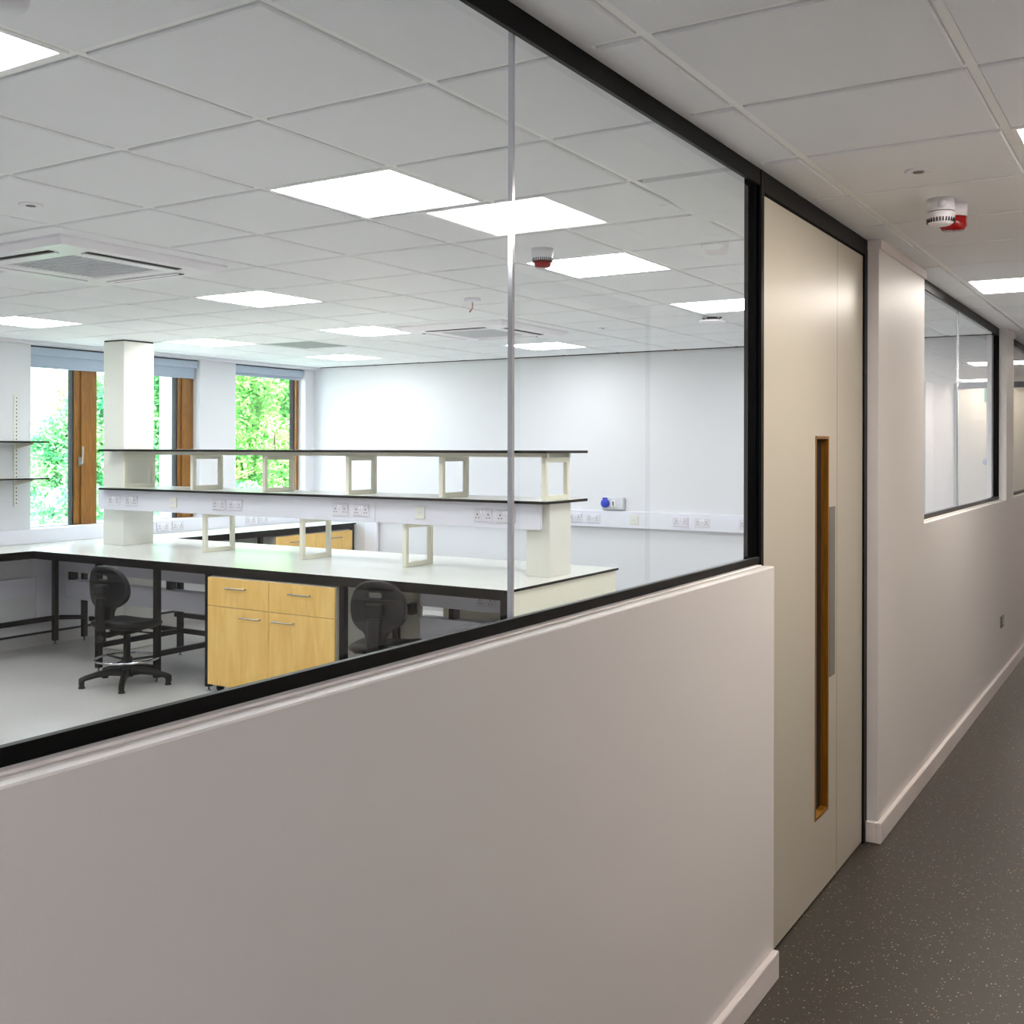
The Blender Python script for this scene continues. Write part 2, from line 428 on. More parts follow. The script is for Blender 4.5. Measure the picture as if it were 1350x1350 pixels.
screen('window_3', P3, P3b, [10.9], 'third corridor window at the right edge')

# ------------------------------------------------------------------ door set
d = sempty('door_1', 'full-height cream door and a half with black frame')
ZD = 2.603
bx('door_frame', 'black', d, (XI, XF + .003, D0, D0 + .03, 0, CEIL - .01), (XI, XF + .003, 4.879, 4.935, 0, CEIL - .01), (XI, XF + .003, D0 + .03, 4.879, ZD + .006, CEIL - .01), bev=.001)
YS = 4.463; XD = -1.2; v0, v1, z0, z1 = 4.155, 4.337, .306, 1.798
leaf = bx('door_leaf', 'door', d, (XD - .044, XD, D0 + .03, v0, .008, ZD), (XD - .044, XD, v1, YS - .002, .008, ZD), (XD - .044, XD, v0, v1, .008, z0), (XD - .044, XD, v0, v1, z1, ZD))
vp = .012
fr_ = bx('vision_frame', 'oak', leaf, (XD - .05, XD + .003, v0, v0 + vp, z0, z1), (XD - .05, XD + .003, v1 - vp, v1, z0, z1), (XD - .05, XD + .003, v0 + vp, v1 - vp, z1 - vp, z1), (XD - .05, XD + .003, v0 + vp, v1 - vp, z0, z0 + vp),
   (XD - .05, XD - .028, v0 + vp, v0 + vp + .014, z0 + vp, z1 - vp), (XD - .05, XD - .028, v1 - vp - .014, v1 - vp, z0 + vp, z1 - vp), bev=.001, label='wooden frame of the tall narrow vision panel')
bx('vision_pane', 'glass', leaf, (XD - .034, XD - .028, v0 + vp, v1 - vp, z0 + vp, z1 - vp))
bx('push_plate', 'plate', leaf, (XD, XD + .0025, 4.348, 4.431, .83, 1.515), bev=.002, label='tall grey push plate')
bx('side_leaf', 'door', d, (XD - .044, XD, YS + .003, 4.878, .008, ZD))
bx('leaf_edge_strip', 'oak', d, (XD - .03, XD - .0002, YS - .0019, YS + .0029, .008, ZD), label='brown lipping in the gap between the leaves')
bx('threshold', 'gap', d, (XD - .044, XD - .004, D0 + .03, 4.879, .0, .008))

bx('dark_pane_strip', 'gap', leaf, (XD - .0279, XD - .0265, v1 - vp - .07, v1 - vp, z0 + vp, z1 - vp), label='black strip over the narrow pane, painting its dark oblique view')  # black strip laid on the pane to paint its dark slanted view
# opposite door sets, seen mirrored in the glass
def plain_door(name, ya, yb, label):
    q = sempty(name, label)
    bx('door_frame', 'black', q, (XO - .006, XO + .08, ya, ya + .05, 0, CEIL - .009), (XO - .006, XO + .08, yb - .05, yb, 0, CEIL - .009), (XO - .006, XO + .08, ya + .05, yb - .05, 2.61, CEIL - .009))
    bx('sky_leak_blocker', 'gap', q, (XO + .082, XO + .12, ya - .02, yb + .02, 0, CEIL + .03))  # unseen black sheet added to stop sky light leaking round the door
    bx('door_leaf', 'door', q, (XO + .005, XO + .05, ya + .052, yb - .052, .008, 2.605))
plain_door('door_2', 4.84, 6.54, 'cream door across the corridor')
plain_door('door_3', 14.61, 15.59, 'far cream door on the opposite corridor side')
q = sempty('door_4', 'cream door at the far end of the corridor')
bx('door_frame', 'black', q, (.24, .29, YE - .03, YE - .0, 0, CEIL - .009), (-1.02, -.97, YE - .03, YE, 0, CEIL - .009), (-.97, .24, YE - .03, YE, 2.60, CEIL - .009))
bx('door_leaf', 'door', q, (-.965, .235, YE - .025, YE - .0005, .008, 2.598))
sg = obj('door_sticker', B(), 'sticker', None); bpy.data.objects.remove(sg)
bm = bmesh.new(); lathe(bm, [(.001, 0), (.045, 0), (.045, .003), (.001, .003)], 20, axis='Y')
tag(obj('safety_sticker', bm, 'sticker', loc=(-.13, YE - .0285, 1.58)), 'round blue sticker on the cream door at the corridor end', 'sign')
t = thing('exit_sign', 'green emergency exit sign high on the corridor end door', 'sign', (-.20, YE - .03, 2.50))
bx('sign_panel', 'green', t, (-.09, .09, -.012, 0, -.09, .09), bev=.003)
bx('pictogram', 'plastic', t, (-.06, -.02, -.014, -.0125, -.05, .05), (.0, .06, -.014, -.0125, -.012, .012), label='white figure and arrow')
bx('indicator', 'greenlamp', t, (-.0, .03, -.014, -.002, .1, .125), label='small green lamp')
bx('casing', 'plastic', t, (-.02, .05, -.0015, 0, .091, .13))

# ------------------------------------------------------------------ ceiling lamps
def panel(loc, m, label, group):
    t = thing('led_panel', label, 'ceiling light', (loc[0], loc[1], CEIL - .006), 0, group)
    a = .2865; b = .272
    bx('frame', 'rail', t, (-a, a, -a, -b, 0, .016), (-a, a, b, a, 0, .016), (-a, -b, -b, b, 0, .016), (b, a, -b, b, 0, .016), label='white panel rim')
    bx('diffuser', m, t, (-b, b, -b, b, .004, .014))
    return t
plab = {(-1, 0): 'glowing square ceiling panel cut by the left edge near the top left corner',
 (2, 0): 'largest glowing ceiling panel, upper middle, left of the glass joint',
 (5, 0): 'glowing ceiling panel right behind the red-ringed sounder',
 (8, 0): 'glowing ceiling panel nearest the black jamb of the screen',
 (5, 4): 'glowing ceiling panel in the middle between the two air conditioning cassettes',
 (5, 8): 'glowing ceiling panel at the left edge above the wall shelves',
 (8, 8): 'glowing ceiling panel to the right of the column head',
 (8, 5): 'glowing ceiling panel to the left of the farther cassette',
 (11, 8): 'farthest small glowing panel beside the grey grille tile',
 (11, 4): 'glowing ceiling panel close to the back wall at the glass joint',
 (11, 0): 'ceiling panel by the back wall hidden behind the black jamb', (2, 5): 'ceiling panel left of the nearest cassette outside the picture',
 (2, 8): 'ceiling panel outside the picture on the left by the windows', (-1, 4): 'ceiling panel outside the picture, second row of the laboratory',
 (-1, 8): 'ceiling panel outside the picture near the window wall', (-4, 0): 'ceiling panel behind the viewer next to the partition',
 (-4, 5): 'ceiling panel behind the viewer in the laboratory middle'}
for i, j in LIGHTS:
    panel(tile_c(i, j), 'led', plab[(i, j)], 'laboratory ceiling panels')
hlab = {(3, -4): 'corridor ceiling panel cut by the right edge', (8, -3): 'corridor ceiling panel above the second window', (18, -3): 'distant corridor ceiling panel mirrored in the second window',
        (23, -4): 'last corridor ceiling panel before the end door', (-9, -4): 'added unseen corridor fill panel farther behind the viewer', (-5, -4): 'added unseen corridor fill panel just behind the viewer'}  # the two panels behind the viewer are added to light the near corridor
for i, j in HLIGHTS:
    panel((X0 - T * (j + .5), Y0 + T * (i + .5)), 'led_fill' if i < 0 else 'led_hall', hlab[(i, j)], 'corridor ceiling panels')
panel((-3.5, 11.2), 'led', 'ceiling panel in the next room beyond the third window', 'laboratory ceiling panels')

# ------------------------------------------------------------------ cassettes and grille
def cassette(loc, label):
    t = thing('air_conditioner', label, 'air conditioner', (loc[0], loc[1], CEIL - .008), 0, 'ceiling cassettes')
    a = .485
    bm = bmesh.new()
    def sq(r, z): return [(-r, -r, z), (r, -r, z), (r, r, z), (-r, r, z)]
    # frame with sloped rim, open in the middle
    vr = loft(bm, [sq(a, 0), sq(a, -.012), sq(a - .03, -.038), sq(.262, -.040), sq(.25, -.030), sq(.25, 0)], cap=False)
    for f in bm.faces: f.smooth = False
    obj('casing', bm, 'plastic', t)
    bx('intake_grille', 'grille', t, (-.238, .238, -.238, .238, -.034, -.028), label='grey intake grille')
    bm = bmesh.new()
    for k in range(15):
        y = -.224 + k * .032
        box(bm, -.234, .234, y - .004, y + .004, -.038, -.034)
    o = obj('grille_bars', bm, 'grille', t); o['kind'] = 'stuff'
    for k in range(4):
        r = Matrix.Rotation(k * pi / 2, 4, 'Z')
        bm = bmesh.new(); box(bm, -.27, .27, -.392, -.362, -.0415, -.0385, rot=r)
        obj('air_slot', bm, 'gap', t, label='black air outlet slot')
        bm = bmesh.new(); box(bm, -.27, .27, -.362, -.335, -.047, -.040, bev=.002, rot=r)
        obj('louvre', bm, 'plastic', t)
    return t
cassette(AC[0], 'larger white ceiling cassette with grey grille near the left edge')
cassette(AC[1], 'farther white ceiling cassette behind the glass joint')
t = thing('ceiling_grille', 'flat grey ventilation tile beside the far left panels', 'vent', (*tile_c(*VENT), CEIL - .006))
bx('frame', 'rail', t, (-.285, .285, -.285, -.27, 0, .016), (-.285, .285, .27, .285, 0, .016), (-.285, -.27, -.27, .27, 0, .016), (.27, .285, -.27, .27, 0, .016))
bm = bmesh.new()
for k in range(18):
    y = -.262 + k * .0308
    box(bm, -.268, .268, y - .011, y + .011, .002, .006, rot=None)
o = obj('grille_slats', bm, 'vent', t); o['kind'] = 'stuff'
bx('backing', 'grille', t, (-.269, .269, -.269, .269, .008, .014))

# ------------------------------------------------------------------ detectors
ZT = CEIL - .008
def sounder(loc, rz, label, scale=1.0, lens_off=(.045, .03)):
    t = thing('fire_detector', label, 'smoke detector', (loc[0], loc[1], ZT), rz)
    t.scale = (scale,) * 3
    r = .05
    bm = bmesh.new(); lathe(bm, [(.001, 0), (r, 0), (r, -.045), (r - .001, -.047)], 32); obj('base', bm, 'plastic', t)
    bm = bmesh.new(); lathe(bm, [(r - .003, -.0472), (r - .003, -.05)], 32); obj('seam', bm, 'dark', t)
    bm = bmesh.new(); lathe(bm, [(r - .001, -.05), (r, -.052), (r - .0005, -.075), (r - .006, -.09), (r - .018, -.097), (.002, -.098)], 32); obj('head', bm, 'plastic', t)
    bm = bmesh.new()
    for k in range(28):
        a = 2 * pi * k / 28
        box(bm, r - .004, r + .0006, -.0022, .0022, -.088, -.073, rot=Matrix.Rotation(a, 4, 'Z') )
    obj('sounder_slots', bm, 'dark', t)
    return t
# laboratory: white sounder base with red lens below
def red_sounder(loc, label):
    t = thing('fire_detector', label, 'smoke detector', (loc[0], loc[1], ZT))
    bm = bmesh.new(); lathe(bm, [(.001, 0), (.052, 0), (.052, -.02), (.047, -.045), (.047, -.058)], 32); obj('base', bm, 'plastic', t)
    bm = bmesh.new()
    for k in range(30): box(bm, .042, .048, -.002, .002, -.062, -.045, rot=Matrix.Rotation(2 * pi * k / 30, 4, 'Z'))
    obj('sounder_slots', bm, 'dark', t)
    bm = bmesh.new(); lathe(bm, [(.001, -.058), (.042, -.058), (.041, -.075), (.034, -.086), (.002, -.088)], 32); obj('lens', bm, 'red', t, label='red beacon lens')
    return t
red_sounder((-2.54, 4.36), 'white ceiling sounder with red lens right of the glass joint')
t = sounder((-.765, 4.27), 0.35, 'white smoke detector head in the corridor in front of the red beacon')
bm = bmesh.new(); lathe(bm, [(.001, 0), (.016, 0), (.016, .0015), (.001, .0015)], 16, axis='X')
ob = obj('indicator_disc', bm, 'socket', t, (0, 0, 0)); ob.location = (-.005, -.0495, -.024); ob.rotation_euler = (0, 0, radians(-90))
t = thing('beacon', 'red strobe beacon on a white base just behind the corridor smoke detector', 'alarm', (-.74, 4.385, ZT))
bm = bmesh.new(); lathe(bm, [(.001, 0), (.05, 0), (.05, -.05)], 28); obj('base', bm, 'plastic', t)
bm = bmesh.new(); lathe(bm, [(.001, -.05), (.049, -.05), (.049, -.083), (.041, -.098), (.002, -.1)], 28); obj('lens', bm, 'red', t, label='red beacon lens')
def spot(loc, label, r=.045):
    t = thing('ceiling_sensor', label, 'sensor', (loc[0], loc[1], ZT))
    bm = bmesh.new(); lathe(bm, [(.001, 0), (r, 0), (r, -.003), (r * .8, -.006), (r * .5, -.006), (r * .45, -.003), (.001, -.003)], 28); obj('rim', bm, 'plastic', t)
    bm = bmesh.new(); lathe(bm, [(.001, -.003), (r * .42, -.003), (r * .36, -.0075), (.001, -.009)], 20); obj('lens', bm, 'plate', t, label='grey sensor lens')
spot((-3.76, 2.545), 'round flush sensor in the tile before the nearest cassette')
spot((-3.80, 7.45), 'small flush sensor right of the farther cassette', .03)
spot((-.75, 3.79), 'round flush sensor in the corridor ceiling before the smoke detector')
t = thing('detector_base', 'white detector base with a loose copper cable hanging down', 'sensor', (-3.757, 5.58, ZT))
bm = bmesh.new(); lathe(bm, [(.001, 0), (.052, 0), (.052, -.018), (.046, -.022), (.001, -.022)], 28); obj('base', bm, 'plastic', t)
bm = bmesh.new(); tube(bm, [(0, 0, -.02), (.003, 0, -.045), (0, 0, -.06), (-.012, 0, -.075), (-.02, 0, -.082)], [.003, .003, .003, .004, .005], 8); obj('cable', bm, 'copper', t, label='copper coloured cable')
t = thing('detector_base', 'white sensor plate with black wiring under the far right panel', 'sensor', (-2.83, 7.25, ZT))
bm = bmesh.new(); tube(bm, [(-.07, 0, -.002), (-.04, 0, -.018), (.0, .0, -.012), (.04, 0, -.02), (.07, 0, -.001)], .006, 8); obj('wiring', bm, 'dark', t, label='black wiring')
bm = bmesh.new(); lathe(bm, [(.001, -.022), (.09, -.022), (.095, -.028), (.09, -.037), (.001, -.038)], 28); obj('cover', bm, 'plastic', t)
bm = bmesh.new(); lathe(bm, [(.001, 0), (.04, 0), (.04, -.024)], 20); obj('base', bm, 'dark', t)
t = thing('detector_base', 'grey round detector cut by the top edge at the left', 'sensor', (-2.03, 1.31, ZT))
bm = bmesh.new(); lathe(bm, [(.001, 0), (.052, 0), (.052, -.03), (.045, -.042), (.001, -.043)], 28); obj('base', bm, 'socket', t)
bx('bracket', 'dark', t, (.045, .08, -.012, .012, -.02, 0))

# ------------------------------------------------------------------ outside windows
def outside_window(name, ya, yb, bars, label):
    w_ = sempty(name, label)
    xa, xb = -8.765, -8.68
    for nm, y0_, y1_, split in bars:
        if split:
            m_ = (y0_ + y1_) / 2 + .0
            bx(nm, 'oak', w_, (xa, xb - .02, y0_ + .012, m_ - .045, SZ, HEAD), (xa, xb, m_ - .045, y1_, SZ, HEAD), bev=.003, label='oiled wood window bar')
        else:
            bx(nm, 'oak', w_, (xa, xb, y0_ + .012, y1_, SZ, HEAD), bev=.003)
        bx('gasket', 'gap', w_, (xa - .01, xb - .03, y0_, y0_ + .012, SZ, HEAD), label='black gasket edge')
    bx('frame_head', 'oak', w_, (xa, xb, ya, yb, HEAD - .06, HEAD)); bx('frame_sill', 'oak', w_, (xa, xb, ya, yb, SZ - .01, SZ + .0))
    bx('pane', 'glass2', w_, (-8.735, -8.725, ya, yb, SZ, HEAD - .06))
    return w_
ww = outside_window('window_4', W1[0], W1[1], [('mullion', 6.323, 6.566, True), ('side_frame', 7.535, 7.733, True)], 'large window with brown wooden bars behind the column')
bm = bmesh.new(); tube(bm, [(.0, 0, .0), (.035, 0, .0), (.042, 0, .012), (.042, .0, .03), (.042, .002, .12), (.036, .002, .165)], [.009, .009, .009, .009, .008, .006], 10)
bx('handle_plate', 'steel', ww, (-8.68, -8.672, 6.365, 6.395, 1.58, 1.66))
hd = obj('handle', bm, 'steel', ww, (-8.672, 6.38, 1.60), label='satin metal window handle')
outside_window('window_5', W2[0], W2[1], [('side_frame', 9.245, 9.299, False)], 'narrower window near the back wall corner')
struct('trim_6', 'render', (-9.2, XOUT, W1[1] + .0, W1[1] + .3, -.3, 3.2), label='pale rendered pier outside the first window')

def blind(ya, yb, zb, label):
    t = thing('roller_blind', label, 'blind', (XW - .03, (ya + yb) / 2, HEAD), 0, 'roller blinds')
    h = (yb - ya) / 2
    bx('cassette', 'blind', t, (-.09, .006, -h, h, -.085, -.012), bev=.006)
    bx('headrail_shade', 'gap', t, (-.09, .0, -h, h, -.012, -.001), label='black strip standing in for the shadow above the cassette')  # solid black strip paints the shadow under the window head
    bx('fabric', 'blind', t, (-.045, -.041, -h + .01, h - .01, zb - HEAD + .02, -.085))
    bx('bottom_bar', 'blind', t, (-.052, -.034, -h + .01, h - .01, zb - HEAD, zb - HEAD + .02), bev=.004)
blind(W1[0] + .004, W1[1] - .004, 2.46, 'grey roller blind rolled up at the top of the large window')
blind(W2[0] + .004, W2[1] - .004, 2.53, 'shorter grey roller blind at the top of the narrow window near the corner')

# ------------------------------------------------------------------ column
col_ = thing('column', 'square white column rising through the bench to the ceiling', 'column', (-7.855, 6.27, 0))
bx('shaft', 'offwhite', col_, (-.135, .135, -.16, .16, .005, CEIL - .0205), bev=.004)
bx('head_gap', 'gap', col_, (-.13, .13, -.155, .155, CEIL - .0205, CEIL - .009), label='dark joint under the ceiling')

# ------------------------------------------------------------------ benches
BT = .907
def top_board(name, parent, polys, z1, th, holes=None):
    """worktop slab: white upper face, black sides"""
    bm = bmesh.new()
    for (x0, x1, y0, y1) in polys:
        fs = box(bm, x0, x1, y0, y1, z1 - th, z1)
    bmesh.ops.recalc_face_normals(bm, faces=bm.faces)
    for f in bm.faces: f.material_index = 0 if f.normal.z > .5 else 1
    return obj(name, bm, ['worktop', 'edge'], parent)
def leg(parent, x, y, h=.876, s=.022, z0=.035):
    l = bx('leg', 'bframe', parent, (x - s, x + s, y - s, y + s, z0, h), bev=.003)
    bm = bmesh.new(); lathe(bm, [(.006, .036), (.006, .012), (.016, .010), (.018, 0.0), (.001, 0.0)], 14, (x, y, 0))
    obj('foot', bm, 'chrome', l, label='small metal levelling foot')
    return l
ib = thing('laboratory_bench', 'long island bench with white top and black edge projecting from the window side', 'bench', (-5.6, 6.1, 0))
def rel(p, *bs): return [(b[0] - p[0], b[1] - p[0], b[2] - p[1], b[3] - p[1], b[4], b[5]) for b in bs]
IP = (-5.6, 6.1)
def ibx(name, m, *bs, **k): return bx(name, m, ib, *rel(IP, *bs), **k)
YF, YR, XR = 5.40, 6.87, -3.375
top_board('worktop', ib, [(a - IP[0], b - IP[0], c - IP[1], d_ - IP[1]) for a, b, c, d_ in
    [(-7.715, XR, YF, YR), (-7.93, -7.715, YF, 6.105), (-7.93, -7.715, 6.435, YR)]], BT, .016)
ibx('front_rail', 'bframe', (-7.948, XR - .04, YF + .012, YF + .05, .842, .890))
ibx('rear_rail', 'bframe', (-7.90, XR - .04, YR - .05, YR - .012, .842, .890))
for x in (-7.155, -6.484, -5.932, -4.672):
    leg(ib, x - IP[0], YF + .034 - IP[1])
    ibx('low_rail', 'bframe', (x - .015, x + .015, YF + .06, 6.19, .19, .23))
leg(ib, -3.42 - IP[0], YF + .034 - IP[1])
for x in (-7.756, -7.169, -4.87): leg(ib, x - IP[0], 6.25 - IP[1])
for x in (-7.155, -5.93, -4.67, -3.47): leg(ib, x - IP[0], YR - .04 - IP[1])
ibx('low_rail', 'bframe', (-8.35, -5.95, 6.235, 6.265, .19, .23)); ibx('low_rail', 'bframe', (-7.9, -5.95, YR - .055, YR - .025, .19, .23))
ibx('low_rail', 'bframe', (-4.65, -3.47, 6.235, 6.265, .19, .23))
ibx('end_panel', 'cream', (-3.445 + .05, XR - .012, YF + .04, YR - .02, .05, .889), bev=.002, label='cream end panel under the free end of the island')
ibx('back_panel', 'cream', (-5.90, -4.70, 6.32, 6.34, .06, .84), (-4.63, -3.50, 6.50, 6.52, .06, .84), label='cream rear panels behind the knee space')
# service trunking under the top
for xa, xb in ((-8.50, -5.96), (-4.55, -3.46)):
    ibx('under_trunking', 'duct', (xa, xb, 6.10, 6.20, .64, .80), bev=.003); ibx('under_trunking', 'duct', (xa, xb, 6.10, 6.20, .40, .565), bev=.003)
for x in (-8.46, -7.756, -7.169, -4.66, -4.29): ibx('support_block', 'bframe', (x - .023, x + .023, 6.12, 6.19, .565, .64))

wb = thing('laboratory_bench', 'bench with white top running along the window wall to the back corner', 'bench', (-8.25, 6.0, 0))
WP = (-8.25, 6.0)
def wbx(name, m, *bs, **k): return bx(name, m, wb, *rel(WP, *bs), **k)
top_board('worktop', wb, [(a - WP[0], b - WP[0], c - WP[1], d_ - WP[1]) for a, b, c, d_ in
    [(XW + .014, -7.995, -1.2, YB - .02), (-7.995, -7.9305, -1.2, 6.105), (-7.995, -7.9305, 6.435, YB - .02)]], BT, .016)
wbx('front_rail', 'bframe', (-7.985, -7.95, -1.2, 5.449, .842, .890)); wbx('front_rail', 'bframe', (-7.985, -7.95, 6.9, YB - .03, .842, .890))
for y in (6.0,): leg(wb, -8.50 - WP[0], y - WP[1])
for y in (4.6, 3.2, 1.8): leg(wb, -7.97 - WP[0], y - WP[1]); leg(wb, -8.5 - WP[0], y - WP[1])
leg(wb, -7.97 - WP[0], 7.98 - WP[1]); leg(wb, -8.46 - WP[0], 6.27 - WP[1]); leg(wb, -7.97 - WP[0], YB - .05 - WP[1])
wbx('low_rail', 'bframe', (-8.515, -8.485, 1.8, 5.97, .215, .258))
bm = bmesh.new(); tube(bm, [(-8.47 - WP[0], 6.02 - WP[1], .24), (-8.40 - WP[0], 6.25 - WP[1], .22)], .02, 4); obj('low_rail', bm, 'bframe', wb)
wbx('wall_boxing', 'duct', (XW + .002, XW + .03, 1.5, 5.84, .45, .61), (XW + .002, XW + .02, 5.86, 6.1, .2, .84))
wbx('end_panel', 'duct', (-8.5, -8.0, YB - .022 - .02, YB - .022, .05, .84))

# ------------------------------------------------------------------ cabinets
def handle(parent, xc, z, yf):
    bm = bmesh.new(); h = .1
    box(bm, xc - h, xc + h, yf - .034, yf - .024, z - .005, z + .005, bev=.003)
    box(bm, xc - h + .012, xc - h + .022, yf - .026, yf, z - .004, z + .004); box(bm, xc + h - .022, xc + h - .012, yf - .026, yf, z - .004, z + .004)
    return obj('handle', bm, 'steel', parent, label='straight metal bar handle')
def cabinet(loc, rz, label):
    t = thing('base_cabinet', label, 'cabinet', loc, rz, 'maple base cabinets')
    W = .605; dp = .52
    bx('carcass', 'worktop', t, (-W, W, .0, dp, .075, .832), bev=.002, label='white cabinet carcass')
    for s in (-1, 1):
        x0_, x1_ = (-W + .001, -.002) if s < 0 else (.002, W - .001)
        dr = bx('drawer', 'maple', t, (x0_, x1_, -.019, -.001, .624, .826), bev=.0015)
        handle(dr, (x0_ + x1_) / 2 - .0, .76, -.019)
        do = bx('door', 'maple', t, (x0_, x1_, -.019, -.001, .06, .620), bev=.0015)
        handle(do, (x0_ + x1_) / 2 + (.14 if s < 0 else -.15), .562, -.019)
    for sx in (-1, 1):
        for y in (.05, dp - .06):
            bm = bmesh.new(); lathe(bm, [(.001, -.012), (.028, -.012), (.03, -.006), (.03, .006), (.028, .012), (.001, .012)], 18, (sx * (W - .06), y, .031), axis='X')
            box(bm, sx * (W - .06) - .018, sx * (W - .06) + .018, y - .02, y + .02, .045, .0755)
            obj('castor', bm, 'dark', t, label='black castor')
    return t
c1 = cabinet((-5.318, YF + .022, 0), 0, 'maple cabinet with two drawers over two doors under the island bench')
# keep clear of the neighbouring legs
c1.scale = (.985, 1, 1)
c2 = dup(c1, (-7.965, 8.785, 0), radians(90), 'maple cabinet partly hidden under the far window bench'); c2.scale = (1, 1, 1)

# ------------------------------------------------------------------ reagent shelf on the island
rs = thing('reagent_shelf', 'two-tier shelf with black-edged boards and cream frames standing on the island bench', 'shelf', (-5.65, 6.2, BT))
RP = (-5.65, 6.2)
def rbx(name, m, *bs, **k):
    return bx(name, m, rs, *[(b[0] - RP[0], b[1] - RP[0], b[2] - RP[1], b[3] - RP[1], b[4] - BT, b[5] - BT) for b in bs], **k)
rbx('end_post', 'offwhite', (-3.665, -3.487, 6.085, 6.37, BT, 1.391), bev=.002)
for z in (1.407, 1.735):
    top_board('shelf_board', rs, [(a - RP[0], b - RP[0], c - RP[1], d_ - RP[1]) for a, b, c, d_ in [(-7.70, -3.452, 5.972, 6.545), (-7.872, -7.70, 5.972, 6.105), (-7.872, -7.70, 6.435, 6.545)]], z - BT, .018)
rbx('shelf_rail', 'cream', (-7.70, -3.50, 6.07, 6.10, 1.69, 1.7205)); rbx('shelf_rail', 'cream', (-7.70, -3.50, 6.36, 6.39, 1.69, 1.7205))
def hoop(x, z0_, z1_, ya=6.06, yb=6.385, s=.0165):
    bm = bmesh.new()
    for b in ((ya, ya + 2 * s, z0_, z1_), (yb - 2 * s, yb, z0_, z1_), (ya + 2 * s, yb - 2 * s, z0_, z0_ + 2 * s), (ya + 2 * s, yb - 2 * s, z1_ - 2 * s, z1_)):
        box(bm, x - s - RP[0], x + s - RP[0], b[0] - RP[1], b[1] - RP[1], b[2] - BT, b[3] - BT, bev=.002)
    return obj('support_frame', bm, 'cream', rs)
for x in (-7.66, -6.822, -6.018, -5.180, -4.340, -3.52): hoop(x, 1.4075, 1.6898)
for x in (-6.68, -5.63, -4.655): hoop(x, BT + .0005, 1.2175)
rbx('trunking_panel', 'duct', (-7.955, -4.895, 6.03, 6.055, 1.218, 1.392), (-4.892, -3.525, 6.03, 6.055, 1.218, 1.392), bev=.002, label='white power trunking panel')
rbx('trunking_body', 'duct', (-7.69, -3.675, 6.056, 6.39, 1.222, 1.3905))

# ------------------------------------------------------------------ sockets
def double_socket(loc, rz, label, group):
    t = thing('power_socket', label, 'socket', loc, rz, group)
    bx('faceplate', 'socket', t, (-.0735, .0735, -.010, 0, -.043, .043), bev=.003)
    bm = bmesh.new()
    for s in (-1, 1):
        c = s * .043
        box(bm, c - .0042, c + .0042, -.0106, -.0098, .0, .011)
        box(bm, c - .0155, c - .0065, -.0106, -.0098, -.0195, -.013); box(bm, c + .0065, c + .0155, -.0106, -.0098, -.0195, -.013)
    obj('pin_holes', bm, 'dark', t)
    for s in (-1, 1): bx('rocker_switch', 'plastic', t, (s * .012 - .008, s * .012 + .008, -.0135, -.010, .012, .034), bev=.001)
    return t
def spur(loc, rz, label, group):
    t = thing('fused_switch', label, 'switch', loc, rz, group)
    bx('faceplate', 'spur', t, (-.043, .043, -.010, 0, -.043, .043), bev=.003)
    bx('rocker_switch', 'socket', t, (-.018, .006, -.0135, -.010, -.009, .009), bev=.001); bx('fuse_carrier', 'socket', t, (.012, .026, -.0115, -.010, -.012, .012), label='grey fuse carrier')
    return t
g = 'sockets along the island shelf'
SY = 6.0297; SZc = 1.300
for x, lab in ((-7.733, 'double power socket at the left end of the island trunking before the column'), (-7.513, 'double power socket second from the left on the island trunking'),
               (-6.468, 'double power socket left of a pair above the first low frame'), (-6.286, 'double power socket right of a pair above the first low frame'),
               (-5.215, 'double power socket left of a pair between second and third low frames'), (-5.018, 'double power socket right of a pair left of the trunking seam'),
               (-3.966, 'double power socket just left of the glass joint'), (-3.785, 'double power socket cut by the glass joint on the island trunking')):
    double_socket((x, SY, SZc), 0, lab, g)
for x, lab in ((-6.998, 'cream fused switch between the two left socket pairs of the island'), (-4.49, 'cream fused switch above the third low frame')):
    spur((x, SY, SZc), 0, lab, g)
double_socket((-3.99, 6.0997, .715), 0, 'double power socket in the shade under the island end', 'sockets below the bench')
# dado trunking on the walls
tag(struct('wall_trunking', 'duct', (-7.6, XI - .01, YB - .055, YB - .0005, .985, 1.145), bev=.004), 'white power trunking along the back wall at bench height', 'trunking')
bpy.data.objects['wall_trunking'].pop('kind')
o = bx('wall_trunking', 'duct', None, (XW, XW + .05, -1.2, YB - .06, .9075, SZ - .002), bev=.004); tag(o, 'white power trunking along the window wall above the bench', 'trunking')
o = bx('wall_trunking', 'duct', None, (-7.78, -7.6, YB - .05, YB - .017, .15, 1.14), bev=.004); tag(o, 'upright white trunking drop on the back wall beside the far bench', 'trunking')
g = 'sockets along the back wall'
YK = YB - .0553
for x, lab in ((-5.09, 'double power socket half hidden behind the shelf post on the back wall'), (-4.89, 'double power socket below left of the blue outlet'),
               (-3.97, 'left double power socket of the pair on the back wall trunking'), (-3.76, 'right double power socket of the pair on the back wall trunking'),
               (-3.33, 'double power socket cut off by the black jamb')):
    double_socket((x, YK, 1.066), 0, lab, g)
spur((-4.45, YK, 1.066), 0, 'cream fused switch below right of the blue outlet', g)
g = 'sockets along the window trunking'
for y, lab in ((7.21, 'double power socket just right of the column under the window'), (7.40, 'double power socket second right of the column under the window'),
               (8.39, 'double power socket third along the window trunking'), (8.58, 'double power socket nearest the back wall on the window trunking')):
    double_socket((XW + .0503, y, .972), radians(90), lab, g)
t = thing('industrial_socket', 'grey box with round blue outlet on the back wall above the trunking', 'socket', (-4.69, YB, 1.218))
bx('box_body', 'grille', t, (-.115, .115, -.055, -.0005, -.06, .06), bev=.006)
